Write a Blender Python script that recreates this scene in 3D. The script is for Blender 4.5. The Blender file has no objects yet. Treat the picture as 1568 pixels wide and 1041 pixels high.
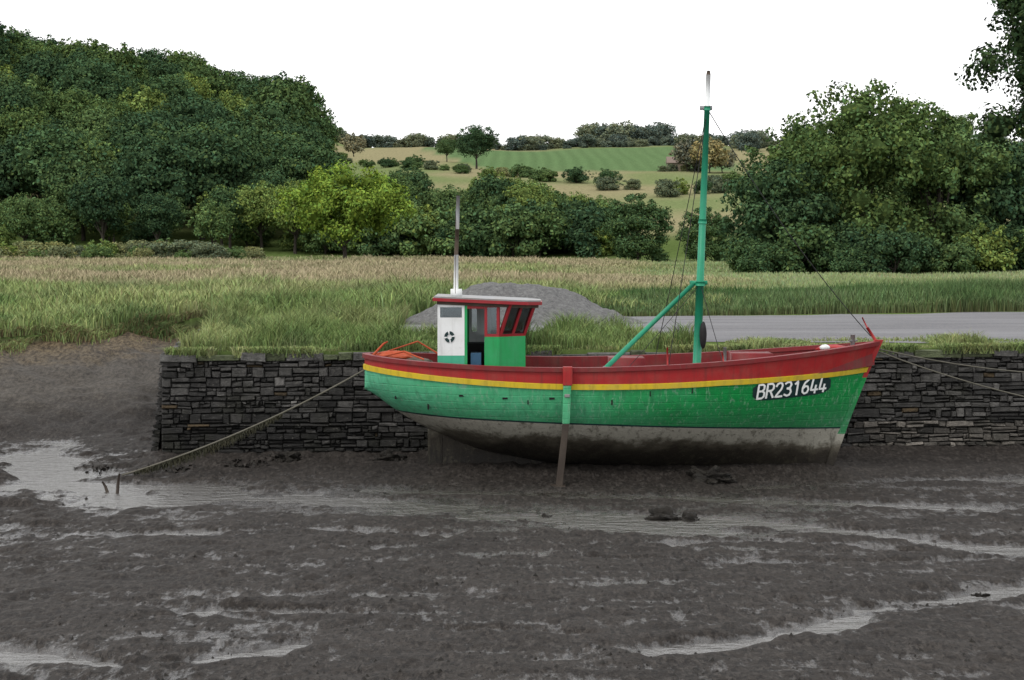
import bpy, math, random, bmesh
import numpy as np
from mathutils import Vector
R=random.Random(7)
rng=np.random.default_rng(11)
sc=bpy.context.scene
K=.64   # albedo scale to suit a bright overcast sky

# ---------------------------------------------------------------- helpers
_T=np.random.default_rng(5).random((16,256,256))
def vn(x,y,s=0):
    T=_T[s%16]; xi=np.floor(x).astype(np.int64); yi=np.floor(y).astype(np.int64)
    fx=x-xi; fy=y-yi; fx=fx*fx*(3-2*fx); fy=fy*fy*(3-2*fy)
    a=T[xi&255,yi&255]; b=T[(xi+1)&255,yi&255]; c=T[xi&255,(yi+1)&255]; d=T[(xi+1)&255,(yi+1)&255]
    return (a*(1-fx)+b*fx)*(1-fy)+(c*(1-fx)+d*fx)*fy
def fbm(x,y,s=0,o=4):
    r=0;a=1;t=0
    for i in range(o):
        r=r+a*vn(x*2**i+13.7*i,y*2**i+7.1*i,s+i); t+=a; a*=.5
    return r/t-0.5
def sm(t):
    t=np.clip(t,0,1); return t*t*(3-2*t)

def np_mesh(name,V,F,mats,midx=None,col=None,smooth=False,extra=None):
    me=bpy.data.meshes.new(name)
    V=np.asarray(V,dtype=np.float32); F=np.asarray(F,dtype=np.int32)
    n,k=F.shape
    me.vertices.add(len(V)); me.vertices.foreach_set('co',V.ravel())
    me.loops.add(n*k); me.loops.foreach_set('vertex_index',F.ravel())
    me.polygons.add(n); me.polygons.foreach_set('loop_start',np.arange(0,n*k,k,dtype=np.int32))
    for m in mats: me.materials.append(m)
    if midx is not None: me.polygons.foreach_set('material_index',np.asarray(midx,dtype=np.int32))
    me.polygons.foreach_set('use_smooth',np.full(n,bool(smooth)))
    me.update(calc_edges=True)
    if col is not None:
        ca=me.color_attributes.new('Col','FLOAT_COLOR','POINT')
        c=np.ones((len(V),4),dtype=np.float32); c[:,:3]=col
        ca.data.foreach_set('color',c.ravel())
    if extra:
        for nm,arr in extra.items():
            a=me.attributes.new(nm,'FLOAT','POINT'); a.data.foreach_set('value',np.asarray(arr,dtype=np.float32).ravel())
    return me
def obj(name,me,parent=None,loc=(0,0,0),rot=(0,0,0),scale=(1,1,1)):
    o=bpy.data.objects.new(name,me); sc.collection.objects.link(o)
    o.location=loc; o.rotation_euler=rot; o.scale=scale
    if parent: o.parent=parent
    return o
def empty(name,loc=(0,0,0)):
    o=bpy.data.objects.new(name,None); sc.collection.objects.link(o); o.location=loc; o.empty_display_size=.3
    return o
def gridf(i2): return np.stack([i2[:-1,:-1],i2[:-1,1:],i2[1:,1:],i2[1:,:-1]],-1).reshape(-1,4)

class MB:
    def __init__(s): s.v=[];s.f=[];s.m=[]
    def hexa(s,b,t,m=0):
        n=len(s.v); s.v+=[tuple(p) for p in b]+[tuple(p) for p in t]
        for f in ((3,2,1,0),(4,5,6,7),(0,1,5,4),(1,2,6,5),(2,3,7,6),(3,0,4,7)):
            s.f.append(tuple(n+i for i in f)); s.m.append(m)
    def box(s,x0,x1,y0,y1,z0,z1,m=0):
        s.hexa([(x0,y0,z0),(x1,y0,z0),(x1,y1,z0),(x0,y1,z0)],[(x0,y0,z1),(x1,y0,z1),(x1,y1,z1),(x0,y1,z1)],m)
    def path(s,pts,rad,m=0,n=8,cap=True):
        pts=[Vector(p) for p in pts]
        if not hasattr(rad,'__len__'): rad=[rad]*len(pts)
        base=len(s.v); up=Vector((0.13,0.31,0.94)).normalized()
        for i,p in enumerate(pts):
            d=(pts[min(i+1,len(pts)-1)]-pts[max(i-1,0)]).normalized()
            a=d.cross(up)
            if a.length<.1: a=d.cross(Vector((1,0,0)))
            a.normalize(); b=d.cross(a)
            for k in range(n):
                t=2*math.pi*k/n; q=p+(a*math.cos(t)+b*math.sin(t))*rad[i]; s.v.append(tuple(q))
        for i in range(len(pts)-1):
            for k in range(n):
                s.f.append((base+i*n+k,base+i*n+(k+1)%n,base+(i+1)*n+(k+1)%n,base+(i+1)*n+k)); s.m.append(m)
        if cap:
            s.f.append(tuple(base+k for k in range(n))); s.m.append(m)
            e=base+(len(pts)-1)*n; s.f.append(tuple(e+k for k in reversed(range(n)))); s.m.append(m)
    def obj(s,name,mats,parent=None,smooth=False,bevel=0):
        me=bpy.data.meshes.new(name); me.from_pydata(s.v,[],s.f)
        for m in mats: me.materials.append(m)
        me.polygons.foreach_set('material_index',s.m)
        me.polygons.foreach_set('use_smooth',[smooth]*len(s.f)); me.update()
        o=obj(name,me,parent)
        if bevel:
            b=o.modifiers.new('b','BEVEL'); b.width=bevel; b.segments=2; b.limit_method='ANGLE'
        return o

# ---------------------------------------------------------------- materials
def mat(name):
    m=bpy.data.materials.new(name); m.use_nodes=True
    nt=m.node_tree; nt.nodes.clear()
    o=nt.nodes.new('ShaderNodeOutputMaterial'); p=nt.nodes.new('ShaderNodeBsdfPrincipled')
    nt.links.new(p.outputs[0],o.inputs[0]); return m,nt,p,o
def N(nt,t,**k):
    n=nt.nodes.new(t)
    for a,b in k.items(): setattr(n,a,b)
    return n
def noise(nt,scale,detail=4,vec=None,rough=.6):
    n=N(nt,'ShaderNodeTexNoise'); n.inputs['Scale'].default_value=scale; n.inputs['Detail'].default_value=detail; n.inputs['Roughness'].default_value=rough
    if vec is not None: nt.links.new(vec,n.inputs['Vector'])
    return n.outputs[0]
def ramp(nt,fac,stops):
    r=N(nt,'ShaderNodeValToRGB'); nt.links.new(fac,r.inputs[0])
    e=r.color_ramp.elements
    while len(e)<len(stops): e.new(.5)
    for i,(p,c) in enumerate(stops):
        e[i].position=p; e[i].color=(*c,1) if hasattr(c,'__len__') else (c,c,c,1)
    return r.outputs[0]
def mix(nt,fac,a,b,mode='MIX'):
    m=N(nt,'ShaderNodeMix',data_type='RGBA',blend_type=mode)
    for s,v in ((0,fac),(6,a),(7,b)):
        if hasattr(v,'links'): nt.links.new(v,m.inputs[s])
        elif hasattr(v,'__len__'): m.inputs[s].default_value=(*v,1)
        else: m.inputs[s].default_value=v
    return m.outputs[2]
def mth(nt,op,a,b=0,c=None):
    m=N(nt,'ShaderNodeMath',operation=op)
    for i,v in enumerate((a,b) if c is None else (a,b,c)):
        if hasattr(v,'links'): nt.links.new(v,m.inputs[i])
        else: m.inputs[i].default_value=v
    return m.outputs[0]
def mapr(nt,v,a,b,c=0,d=1):
    m=N(nt,'ShaderNodeMapRange'); nt.links.new(v,m.inputs[0])
    for i,q in enumerate((a,b,c,d)): m.inputs[i+1].default_value=q
    return m.outputs[0]
def bump(nt,h,p,strength=.5,dist=.02,chain=None):
    b=N(nt,'ShaderNodeBump'); b.inputs['Strength'].default_value=strength; b.inputs['Distance'].default_value=dist
    nt.links.new(h,b.inputs['Height'])
    if chain is not None: nt.links.new(chain,b.inputs['Normal'])
    if p is not None: nt.links.new(b.outputs[0],p.inputs['Normal'])
    return b.outputs[0]
def attr(nt,name,out='Color'):
    a=N(nt,'ShaderNodeAttribute'); a.attribute_name=name; return a.outputs[out]
def pos(nt):
    return N(nt,'ShaderNodeNewGeometry').outputs['Position']
def sepz(nt,P):
    s=N(nt,'ShaderNodeSeparateXYZ'); nt.links.new(P,s.inputs[0]); return s
def mapped(nt,v,scale):
    m=N(nt,'ShaderNodeMapping'); m.inputs['Scale'].default_value=scale; nt.links.new(v,m.inputs[0]); return m.outputs[0]
def sc3(c,k=None): 
    k=K if k is None else k
    return tuple(x*k for x in c)

def paint(name,c,worn=None,amt=.35,rough=.45,scale=3.0,dirt=.3,k=None):
    m,nt,p,o=mat(name); P=pos(nt)
    if worn is None: worn=tuple(min(1,x*.6+.12) for x in c)
    c=sc3(c,k); worn=sc3(worn,k)
    n1=noise(nt,scale,6,P); f=ramp(nt,n1,[(.45,0),(.75,amt)])
    c1=mix(nt,f,c,worn)
    st=noise(nt,2.5,5,mapped(nt,P,(4,4,.35)),.65); f2=ramp(nt,st,[(.48,0),(.8,dirt)])
    c2=mix(nt,f2,c1,(.03,.025,.02))
    c3=mix(nt,ramp(nt,noise(nt,scale*5,6,P,.75),[(.62,0),(.68,amt)]),c2,worn)
    nt.links.new(c3,p.inputs['Base Color']); p.inputs['Roughness'].default_value=rough
    p.inputs['Specular IOR Level'].default_value=.3
    bump(nt,noise(nt,18,4,P),p,.2,.01)
    return m
M_red=paint('red_paint',(.44,.018,.020),(.38,.09,.07),.55,.55,3,.5)
M_redd=paint('rail_red_paint',(.24,.015,.020),(.20,.07,.055),.8,.6,3,.6)
M_redc=paint('cabin_red_paint',(.38,.02,.03),(.38,.09,.08),.35,.45)
M_yel=paint('yellow_paint',(.80,.58,.03),(.52,.42,.14),.5,.55,3,.45)
M_white=paint('white_paint',(.74,.76,.76),(.5,.5,.46),.4,.5,k=.85)
M_letter=paint('white_lettering',(.80,.82,.80),(.6,.62,.6),.3,.5,3,.1,k=.95)
M_mint=paint('mint_paint',(.07,.50,.30),(.2,.5,.38),.4)
M_gcab=paint('cabin_green_paint',(.02,.42,.12),(.08,.44,.2),.5)
M_mastg=paint('mast_green_paint',(.015,.32,.17),(.06,.35,.24),.5,dirt=.35)
M_black=paint('black_rubber',(.012,.012,.014),(.03,.03,.03),.5,.7)
M_wood=paint('weathered_wood',(.085,.06,.042),(.16,.13,.10),.6,.8)
M_wetwood=paint('wet_timber',(.045,.032,.024),(.10,.08,.06),.6,.7)
M_grey=paint('grey_metal',(.32,.33,.34),(.3,.22,.15),.5,.5)
M_deck=paint('deck_paint',(.16,.07,.06),(.2,.18,.16),.5,.7)
M_orange=paint('orange_cloth',(.55,.09,.03),(.4,.12,.06),.6,.8,9)
M_blue=paint('blue_plastic',(.10,.28,.5),None,.2,.4)
M_navy=paint('number_plate_paint',(.012,.04,.042),(.03,.08,.07),.3,.5)
M_rope=paint('rope_fibre',(.16,.15,.12),(.08,.08,.05),.6,.9)
M_weed=paint('seaweed',(.03,.03,.014),(.06,.05,.02),.6,.7)
M_dark=paint('dark_void',(.01,.01,.01),None,.1,.9)

m,nt,p,o=mat('hull_green_paint'); M_hgreen=m; P=pos(nt)
sx=sepz(nt,P)
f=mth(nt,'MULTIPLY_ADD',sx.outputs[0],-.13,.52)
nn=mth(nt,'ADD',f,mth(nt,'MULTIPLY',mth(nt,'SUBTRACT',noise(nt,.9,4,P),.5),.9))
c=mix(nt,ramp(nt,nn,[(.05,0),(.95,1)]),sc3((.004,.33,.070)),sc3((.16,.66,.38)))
st=noise(nt,2.0,6,mapped(nt,P,(5,5,.35)),.7)
c=mix(nt,ramp(nt,st,[(.47,0),(.8,.7)]),c,(.022,.085,.045))
st2=noise(nt,3.1,6,mapped(nt,P,(6,6,.5)),.7)
c=mix(nt,ramp(nt,st2,[(.55,0),(.70,.6)]),c,(.25,.38,.28))
c=mix(nt,ramp(nt,noise(nt,6,8,P,.75),[(.585,0),(.64,.65)]),c,(.18,.30,.22))
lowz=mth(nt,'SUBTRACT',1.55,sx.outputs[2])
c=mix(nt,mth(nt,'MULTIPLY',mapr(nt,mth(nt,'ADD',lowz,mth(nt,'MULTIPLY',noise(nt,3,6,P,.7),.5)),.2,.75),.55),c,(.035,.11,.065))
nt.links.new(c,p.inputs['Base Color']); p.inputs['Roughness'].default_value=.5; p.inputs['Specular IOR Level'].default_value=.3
w=N(nt,'ShaderNodeTexWave',bands_direction='Z'); w.inputs['Scale'].default_value=2.2; w.inputs['Distortion'].default_value=.6; w.inputs['Detail'].default_value=2
nt.links.new(P,w.inputs[0])
b1=bump(nt,ramp(nt,w.outputs[1],[(0,0),(.06,1)]),None,.35,.012)
bump(nt,noise(nt,2.2,5,P),p,.45,.06,b1)
m,nt,p,o=mat('hull_antifouling'); M_anti=m; P=pos(nt)
sx=sepz(nt,P)
z=mth(nt,'ADD',sx.outputs[2],mth(nt,'MULTIPLY',sx.outputs[0],.042))
z=mth(nt,'ADD',z,mth(nt,'MULTIPLY',mth(nt,'SUBTRACT',noise(nt,1.5,6,mapped(nt,P,(1,1,1.5)),.7),.5),.8))
zz_=mapr(nt,z,.0,1.5)
c=ramp(nt,zz_,[(.2,(.008,.0065,.005)),(.46,(.020,.016,.011)),(.57,(.07,.062,.046)),(.66,(.26,.25,.21))])
c=mix(nt,ramp(nt,noise(nt,2.2,5,mapped(nt,P,(3,3,.5)),.7),[(.52,0),(.68,.75)]),c,(.04,.036,.024))
c=mix(nt,ramp(nt,noise(nt,9,7,P,.75),[(.57,0),(.64,.7)]),c,(.05,.044,.03))
nt.links.new(c,p.inputs['Base Color']); p.inputs['Roughness'].default_value=.7; p.inputs['Specular IOR Level'].default_value=.3
bump(nt,noise(nt,9,6,P,.7),p,.6,.04)

m,nt,p,o=mat('cabin_glass'); M_glass=m
g=N(nt,'ShaderNodeBsdfGlossy'); g.inputs[0].default_value=(.7,.75,.8,1); g.inputs[1].default_value=.05
t=N(nt,'ShaderNodeBsdfTransparent'); t.inputs[0].default_value=(.55,.6,.6,1)
ms=N(nt,'ShaderNodeMixShader'); ms.inputs[0].default_value=.08
nt.links.new(t.outputs[0],ms.inputs[1]); nt.links.new(g.outputs[0],ms.inputs[2]); nt.links.new(ms.outputs[0],o.inputs[0])

def foliage(name,c,var=True,k=.82):
    c=sc3(c,k)
    m,nt,p,o=mat(name); nt.nodes.remove(p)
    a=attr(nt,'Col')
    if var:
        oi=N(nt,'ShaderNodeObjectInfo')
        c2=(c[0]*1.5,c[1]*1.3,c[2]*.95); c0=(c[0]*.72,c[1]*.75,c[2]*.85)
        c1=ramp(nt,oi.outputs['Random'],[(0,c0),(.55,c),(1,c2)])
        cc=mix(nt,1.0,c1,a,'MULTIPLY')
    else: cc=mix(nt,1.0,c,a,'MULTIPLY')
    d=N(nt,'ShaderNodeBsdfDiffuse'); nt.links.new(cc,d.inputs[0]); nt.links.new(d.outputs[0],o.inputs[0])
    return m
F_dark=foliage('foliage_dark',(.064,.112,.048))
F_mid=foliage('foliage_mid',(.108,.168,.060))
F_yel=foliage('foliage_yellowgreen',(.165,.245,.042),False)
F_farhaze=foliage('foliage_far_hazed',(.130,.165,.125))  # distance haze mixed into the leaf colour, greyer and paler
F_olive=foliage('foliage_olive',(.16,.19,.105))
F_tan=foliage('foliage_tan',(.20,.20,.13))
F_near=foliage('foliage_near',(.040,.068,.028),False)
F_grass=foliage('grass_blades',(1.1,1.1,1.1),False,K)
M_bark=paint('bark',(.06,.05,.04),(.12,.11,.09),.5,.9)

# ---------------------------------------------------------------- terrain functions
def wall_y(x): return 35.35+(np.asarray(x)+7.2)*.085
LBx=np.array([-400,-80,-40,-20,-14.5,-12.6,-11.0,-9.2]); LBy=np.array([20,28,36,41,44.6,48,51.5,55.5])
def YB(x):
    x=np.asarray(x,dtype=float)
    return np.where(x>-7.25,wall_y(x),np.where(x>-9.2,35.3+(-7.25-x)*10.2,np.interp(x,LBx,LBy)))
def segd(x,y,pts):
    d=np.full(np.broadcast(x,y).shape,1e9)
    for (ax,ay),(bx,by) in zip(pts[:-1],pts[1:]):
        vx,vy=bx-ax,by-ay; t=np.clip(((x-ax)*vx+(y-ay)*vy)/(vx*vx+vy*vy),0,1)
        d=np.minimum(d,np.hypot(x-ax-t*vx,y-ay-t*vy))
    return d
def hill(x,y):
    b=np.interp(y,[0,205,300,350,600,700,4000],[2.3,2.3,9,14,38,42,46])
    q=np.clip((-x/np.maximum(y,50)-.100)/.11,0,1)
    l=16.5*(q**.62)*sm((y-220)/130)+4*sm((-x/np.maximum(y,50)-.24)/.07)*sm((y-220)/130)
    n=fbm(x/60,y/60,3)*np.clip((y-230)/60,0,1)*5
    return b+l+n
def land_z(x,y):
    z=hill(x,y)
    n=fbm(x/4,y/4,2)*.35*sm((y-60)/8)+fbm(x/3,y/3,2)*.35*sm((-x-7.4)/2)
    return z+n-.15*sm((-x-9)/3)*sm((60-y)/10)
CH=[([(-.6,28.2),(1.2,28.1),(2.3,28.2),(3.5,27.7),(4.8,27.1),(6.2,26.0),(7.5,25.1),(10,23),(16,20)],.30,.17),
    ([(1.6,18.9),(2.9,19.4),(3.8,20.1),(4.5,21.0),(5.7,21.5),(6.7,22.3),(9,23.5),(14,25)],.22,.16),
    ([(-6.6,30.2),(-3.8,30.2),(-1.5,29.3),(.2,28.6),(2,27.2),(3.2,26.8)],.62,.12),
    ([(-13,38.5),(-10.6,36.2),(-9.2,33),(-8.1,31),(-6.2,29.8)],.65,.12),
    ([(-20,33),(-12,31.8),(-9.5,31.6),(-8,31.8),(-5.5,31.6)],.55,.12),
    ([(-8.9,50),(-9.4,45),(-10.4,41),(-10.1,37),(-9.0,33.5)],.5,.15),
    ([(-3.7,18.3),(-3.0,18.65),(-2.4,19.2)],.18,.14),
    ([(-3.7,21.1),(-3.1,21),(-1.8,20.7)],.11,.11),
    ([(-9,18.9),(-5.6,18.8),(-4.2,18.2)],.18,.13),([(-5,21.5),(-2.6,20.2)],.12,.09),
    ([(-.8,19.9),(.8,19.6)],.10,.11),([(2.2,25.6),(4.2,26.0),(6,25.0)],.12,.09),([(-6,26.5),(-3.5,27),(-1,26.4)],.16,.09),
    ([(4.2,31.6),(7,32.3),(11,33.0)],.33,.10),([(1,24.5),(4,24),(8,24.6)],.10,.07),
    ([(-2.5,31.3),(1,30.6),(4,30.2),(8,29)],.33,.10)]
def mud_z(x,y):
    band=np.exp(-((y-29.5)/3.2)**2); bl=sm((-x-1)/3)*sm((21.5-y)/2)
    z=.082-.026*band-.012*bl+.05*fbm(x/3.2,y/1.6,1)+.066*fbm(x/2.0,y/.55,14,3)+.04*fbm(x/.55,y/.45,4,3)
    z+=.125*fbm(x/.17,y/.26,11,3)*(.4+.8*vn(x/1.3,y/.9,5))
    n=vn(x/.24,y/.3,9); z+=.07*np.clip(n-.64,0,1)*sm((vn(x/1.5,y/1.2,6)-.3)*2)
    z+=.14*np.clip(fbm(x/.9,y/.7,8)-.08,0,1)*(sm((-x-4)/4)*sm((y-25)/4)*3.4+.3)
    w=.6+1.0*vn(x/1.1,y/.8,12); k=(.5+.9*vn(x/1.6,y/1.0,2))*(.45+.95*vn(x/1.0+.5*y,y/.22,7))
    for pts,wd,dp in CH:
        d=segd(x,y,pts); z-=dp*k*np.exp(-(d/(wd*w))**2)
    z=np.maximum(z,-.06+.3*(z+.06))
    # mud piled along the keel where the boat has settled
    z+=.16*np.exp(-((y-33.4)/.75)**2)*sm((x+2.3)/1.0)*sm((7.0-x)/1.0)
    d=segd(x,y,list(zip(LBx,LBy)))
    s=1.92-.27*d+.34*fbm(x/1.6,y/1.6,10)+.16*fbm(x/.4,y/.6,3)-.35*np.clip(.16-np.abs(fbm(x/1.3,y/3.5,12,3)),0,1)
    s=np.where(x<-5.5,s,-1)
    z=np.maximum(z,s)
    dw=wall_y(x)-y
    z+=np.where((x>-7.6),.20*np.exp(-np.clip(dw,0,9)/.8),0)
    return z
xs=list(np.arange(-12,12.01,.06)); st=.06
while xs[-1]<1500: st*=1.06; xs.append(xs[-1]+st); xs.insert(0,xs[0]-st)
ys=list(np.arange(-20,15,.5))+list(np.arange(15,37,.07))+list(np.arange(37,60,.15)); st=.15
while ys[-1]<3000: st*=1.05; ys.append(ys[-1]+st)
xs=np.array(xs); ys=np.array(ys)
X,Y=np.meshgrid(xs,ys)
jit=fbm(X/.8,Y/.8,7)*.8*(X<-9.2)
inside=np.where(X>-9.0,Y>YB(X-.28)+.25,Y>YB(X)+jit)
Z=np.where(inside,land_z(X,Y),mud_z(X,Y))
edge_d=segd(X,Y,list(zip(LBx,LBy)))
Z=np.where(inside&(X<-8.2),Z-.15*np.exp(-edge_d/.5),Z)
g1=np.array([.115,.165,.05]); tan=np.array([.35,.31,.18]); pale=np.array([.25,.31,.13]); crop=np.array([.14,.23,.10])
n=fbm(X/9,Y/9,5)[...,None]
C=g1*(1+.8*n)+np.zeros(X.shape+(3,))
def blend(C,c,m): return C*(1-m[...,None])+c*m[...,None]
C=blend(C,pale,sm((X-3)/8)*sm((Y-62)/6)*sm((215-Y)/20))
C=blend(C,np.array([.34,.30,.19]),sm((X-16)/10)*sm((Y-98)/6)*sm((122-Y)/6)*.7)
hl=sm((Y-235)/30)
fieldn=fbm(X/35,Y/35,6)
C=blend(C,tan,hl*.9); C=blend(C,np.array([.19,.245,.10]),hl*sm(fieldn*4+.5)*.9)
cm=sm((X+34-(.2*(600-Y)))/2)*sm((62+(Y-470)*.1-X)/2)*sm((Y-435)/3)*sm((598-Y)/3)
rows=.5+.5*np.sin((X*.7+Y*.12)*2.2)
C=blend(C,crop,cm*.95); C=C*(1-.14*(cm*rows)[...,None])
C*=K
idx=np.arange(X.size).reshape(X.shape)
slope=np.clip((Z-.3)/.6,0,1)
bankm=np.clip((Z-1.35+.6*fbm(X/.7,Y/.7,9))/.35,0,1)*(~inside)*(X<-8)
m,nt,p,o=mat('ground'); P=pos(nt); M_ground=m
Ps=mapped(nt,P,(1,.38,1))
n1=noise(nt,.7,3,P); n2=noise(nt,12,4,Ps,.75)
mc=ramp(nt,n1,[(.3,(.0155,.0128,.011)),(.7,(.028,.0238,.0207))])
mc=mix(nt,ramp(nt,n2,[(.50,0),(.62,.7)]),mc,(.052,.046,.041))
mc=mix(nt,ramp(nt,noise(nt,20,3,Ps,.7),[(.51,0),(.59,.75)]),mc,(.007,.006,.0055))
sl=attr(nt,'slope','Fac')
mc=mix(nt,mth(nt,'MULTIPLY',sl,.85),mc,mix(nt,ramp(nt,n2,[(.35,0),(.65,1)]),(.030,.026,.022),(.088,.078,.065)))
mc=mix(nt,attr(nt,'bank','Fac'),mc,mix(nt,ramp(nt,n2,[(.4,0),(.6,1)]),(.03,.021,.013),(.13,.10,.06)))
nt.links.new(mc,p.inputs['Base Color'])
zz_=sepz(nt,P).outputs[2]
sp=noise(nt,9,4,mapped(nt,P,(1,.3,1)),.75)
big=noise(nt,1.1,4,mapped(nt,P,(.4,1.6,1)),.6)
hv=mth(nt,'ADD',mth(nt,'ADD',zz_,mth(nt,'MULTIPLY',mth(nt,'SUBTRACT',sp,.5),.22)),mth(nt,'MULTIPLY',mth(nt,'SUBTRACT',big,.5),.22))
nt.links.new(mapr(nt,hv,.0,.055,.17,.72),p.inputs['Roughness'])
nt.links.new(mapr(nt,hv,.0,.055,.75,.13),p.inputs['Specular IOR Level'])
bump(nt,noise(nt,10,4,P,.75),p,.8,.045)
p2=N(nt,'ShaderNodeBsdfDiffuse')
lc=mix(nt,1.0,attr(nt,'Col'),ramp(nt,noise(nt,1.5,5,P,.75),[(.3,.65),(.7,1.3)]),'MULTIPLY')
nt.links.new(lc,p2.inputs['Color'])
s=N(nt,'ShaderNodeMixShader'); nt.links.new(attr(nt,'land','Fac'),s.inputs[0])
nt.links.new(p.outputs[0],s.inputs[1]); nt.links.new(p2.outputs[0],s.inputs[2]); nt.links.new(s.outputs[0],o.inputs[0])
obj('ground',np_mesh('ground',np.stack([X,Y,Z],-1).reshape(-1,3),gridf(idx),[M_ground],None,C.reshape(-1,3),True,{'land':inside.astype(float),'slope':slope*(~inside),'bank':bankm}))
m,nt,p,o=mat('water'); P=pos(nt)
p.inputs['Base Color'].default_value=(.05,.046,.04,1); p.inputs['Roughness'].default_value=.2; p.inputs['IOR'].default_value=2.1
b1=bump(nt,noise(nt,2.5,3,mapped(nt,P,(1,2,1))),None,.7,.14)
bump(nt,noise(nt,14,4,P,.6),p,.7,.04,b1)
mb=MB(); mb.v=[(-90,-20,0),(90,-20,0),(90,70,0),(-90,70,0)]; mb.f=[(0,1,2,3)]; mb.m=[0]; mb.obj('water',[m])

# ---------------------------------------------------------------- gravel road
m,nt,p,o=mat('gravel_road'); P=pos(nt)
c=ramp(nt,noise(nt,.6,6,mapped(nt,P,(.25,1.4,1)),.7),[(.3,(.085,.085,.092)),(.7,(.18,.18,.19))])
c=mix(nt,ramp(nt,noise(nt,16,3,P),[(.45,0),(.7,.5)]),c,(.22,.21,.205))
nt.links.new(c,p.inputs['Base Color']); p.inputs['Roughness'].default_value=.9; p.inputs['Specular IOR Level'].default_value=.2; bump(nt,noise(nt,20,4,P),p,.6,.03)
rx=np.concatenate([np.arange(-4,60,.4),np.arange(60,400,4)]); rv=np.linspace(0,1,16)
def road_far(x): return 51.0+np.clip(x,-4,60)*.30
near=39.0+fbm(rx/2,rx*0,3)*1.2+sm((-rx+2)/6)*4.5; far=road_far(rx)+fbm(rx/2.5,rx*0+4,3)*1.8-sm((-rx)/4)*3
RY=near[None,:]*(1-rv[:,None])+far[None,:]*rv[:,None]; RX=np.broadcast_to(rx,RY.shape)
RZ=2.3+.012+0*RY+ .02*np.sin(rv*np.pi)[:,None]+.03*fbm(RX/2,RY/1.5,6)*np.sin(rv*np.pi)[:,None]
i2=np.arange(RX.size).reshape(RX.shape)
obj('gravel_road',np_mesh('gravel_road',np.stack([RX,RY,RZ],-1).reshape(-1,3),gridf(i2),[m],smooth=True))
m,nt,p,o=mat('gravel_heap'); P=pos(nt)
c=ramp(nt,noise(nt,9,8,P,.85),[(.35,(.085,.085,.086)),(.65,(.27,.27,.265))]); nt.links.new(c,p.inputs['Base Color']); p.inputs['Roughness'].default_value=.9; p.inputs['Specular IOR Level'].default_value=.2
bump(nt,noise(nt,12,6,P,.85),p,1,.12)
gx,gy=np.meshgrid(np.linspace(-3.6,3.8,170),np.linspace(-2.8,2.8,120))
def mound(cx,cy,rx_,ry_,h): return h*np.clip(1.12-np.sqrt(((gx-cx)/rx_)**2+((gy-cy)/ry_)**2+.02),-.2,1)
hz=mound(-.6,0,2.4,2.0,1.25)
for a in ((.55,.1,2.6,2.1,1.25),(1.9,-.3,1.7,1.5,.62),(0,.1,2.3,1.9,1.15),(-1.6,-.2,1.4,1.4,.6),(.9,-.7,1.5,1.2,.7)): hz=np.maximum(hz,mound(*a))
hz=np.minimum(hz,1.0+.45*(hz-1.0))+(.24*fbm(gx/.9,gy/.9,3)+.14*fbm(gx/.22,gy/.22,6))*(hz>0)
i2=np.arange(gx.size).reshape(gx.shape)
obj('gravel_heap',np_mesh('gravel_heap',np.stack([gx+.05,gy+48.3,hz+2.3],-1).reshape(-1,3),gridf(i2),[m],smooth=True))

# ---------------------------------------------------------------- stone quay wall
m,nt,p,o=mat('slate_stone'); P=pos(nt)
c=mix(nt,1.0,attr(nt,'Col'),ramp(nt,noise(nt,8,6,P,.8),[(.3,.35),(.7,1.6)]),'MULTIPLY')
c=mix(nt,ramp(nt,noise(nt,1.1,5,P,.7),[(.50,0),(.66,.5)]),c,(.019,.020,.012))
c=mix(nt,ramp(nt,noise(nt,15,6,P,.7),[(.60,0),(.66,.6)]),c,(.14,.135,.115))
nt.links.new(c,p.inputs['Base Color']); p.inputs['Roughness'].default_value=.75; p.inputs['Specular IOR Level'].default_value=.3
bump(nt,noise(nt,8,6,mapped(nt,P,(1,1,2.5)),.8),p,1.0,.08)
V=[];FF=[];CC=[]
def stone(P0,d,nrm,u0,u1,z0,z1,prot,depth,col,top=2.26):
    n=len(V); tl=R.uniform(-.02,.02)
    for k,(ins,off) in enumerate(((0,-depth),(0,prot-.04),(.016,prot))):
        for ci,(u,z) in enumerate(((u0+ins,z0+ins),(u1-ins,z0+ins),(u1-ins,z1-ins),(u0+ins,z1-ins))):
            j=.022 if k==2 else 0
            uu=u+R.uniform(-j,j); zz=z+R.uniform(-j*.7,j*.7)+(tl if ci in (1,2) else 0)*(k>0); bat=(top-z)*.12
            q=P0+d*uu+nrm*(off+bat+(R.uniform(-.015,.015) if k else 0)); V.append((q.x,q.y,zz)); CC.append(col)
    for r in (0,4):
        for a in range(4):
            b=(a+1)%4; FF.append((n+r+a,n+r+b,n+r+4+b,n+r+4+a))
    FF.append((n+8,n+9,n+10,n+11))
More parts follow.
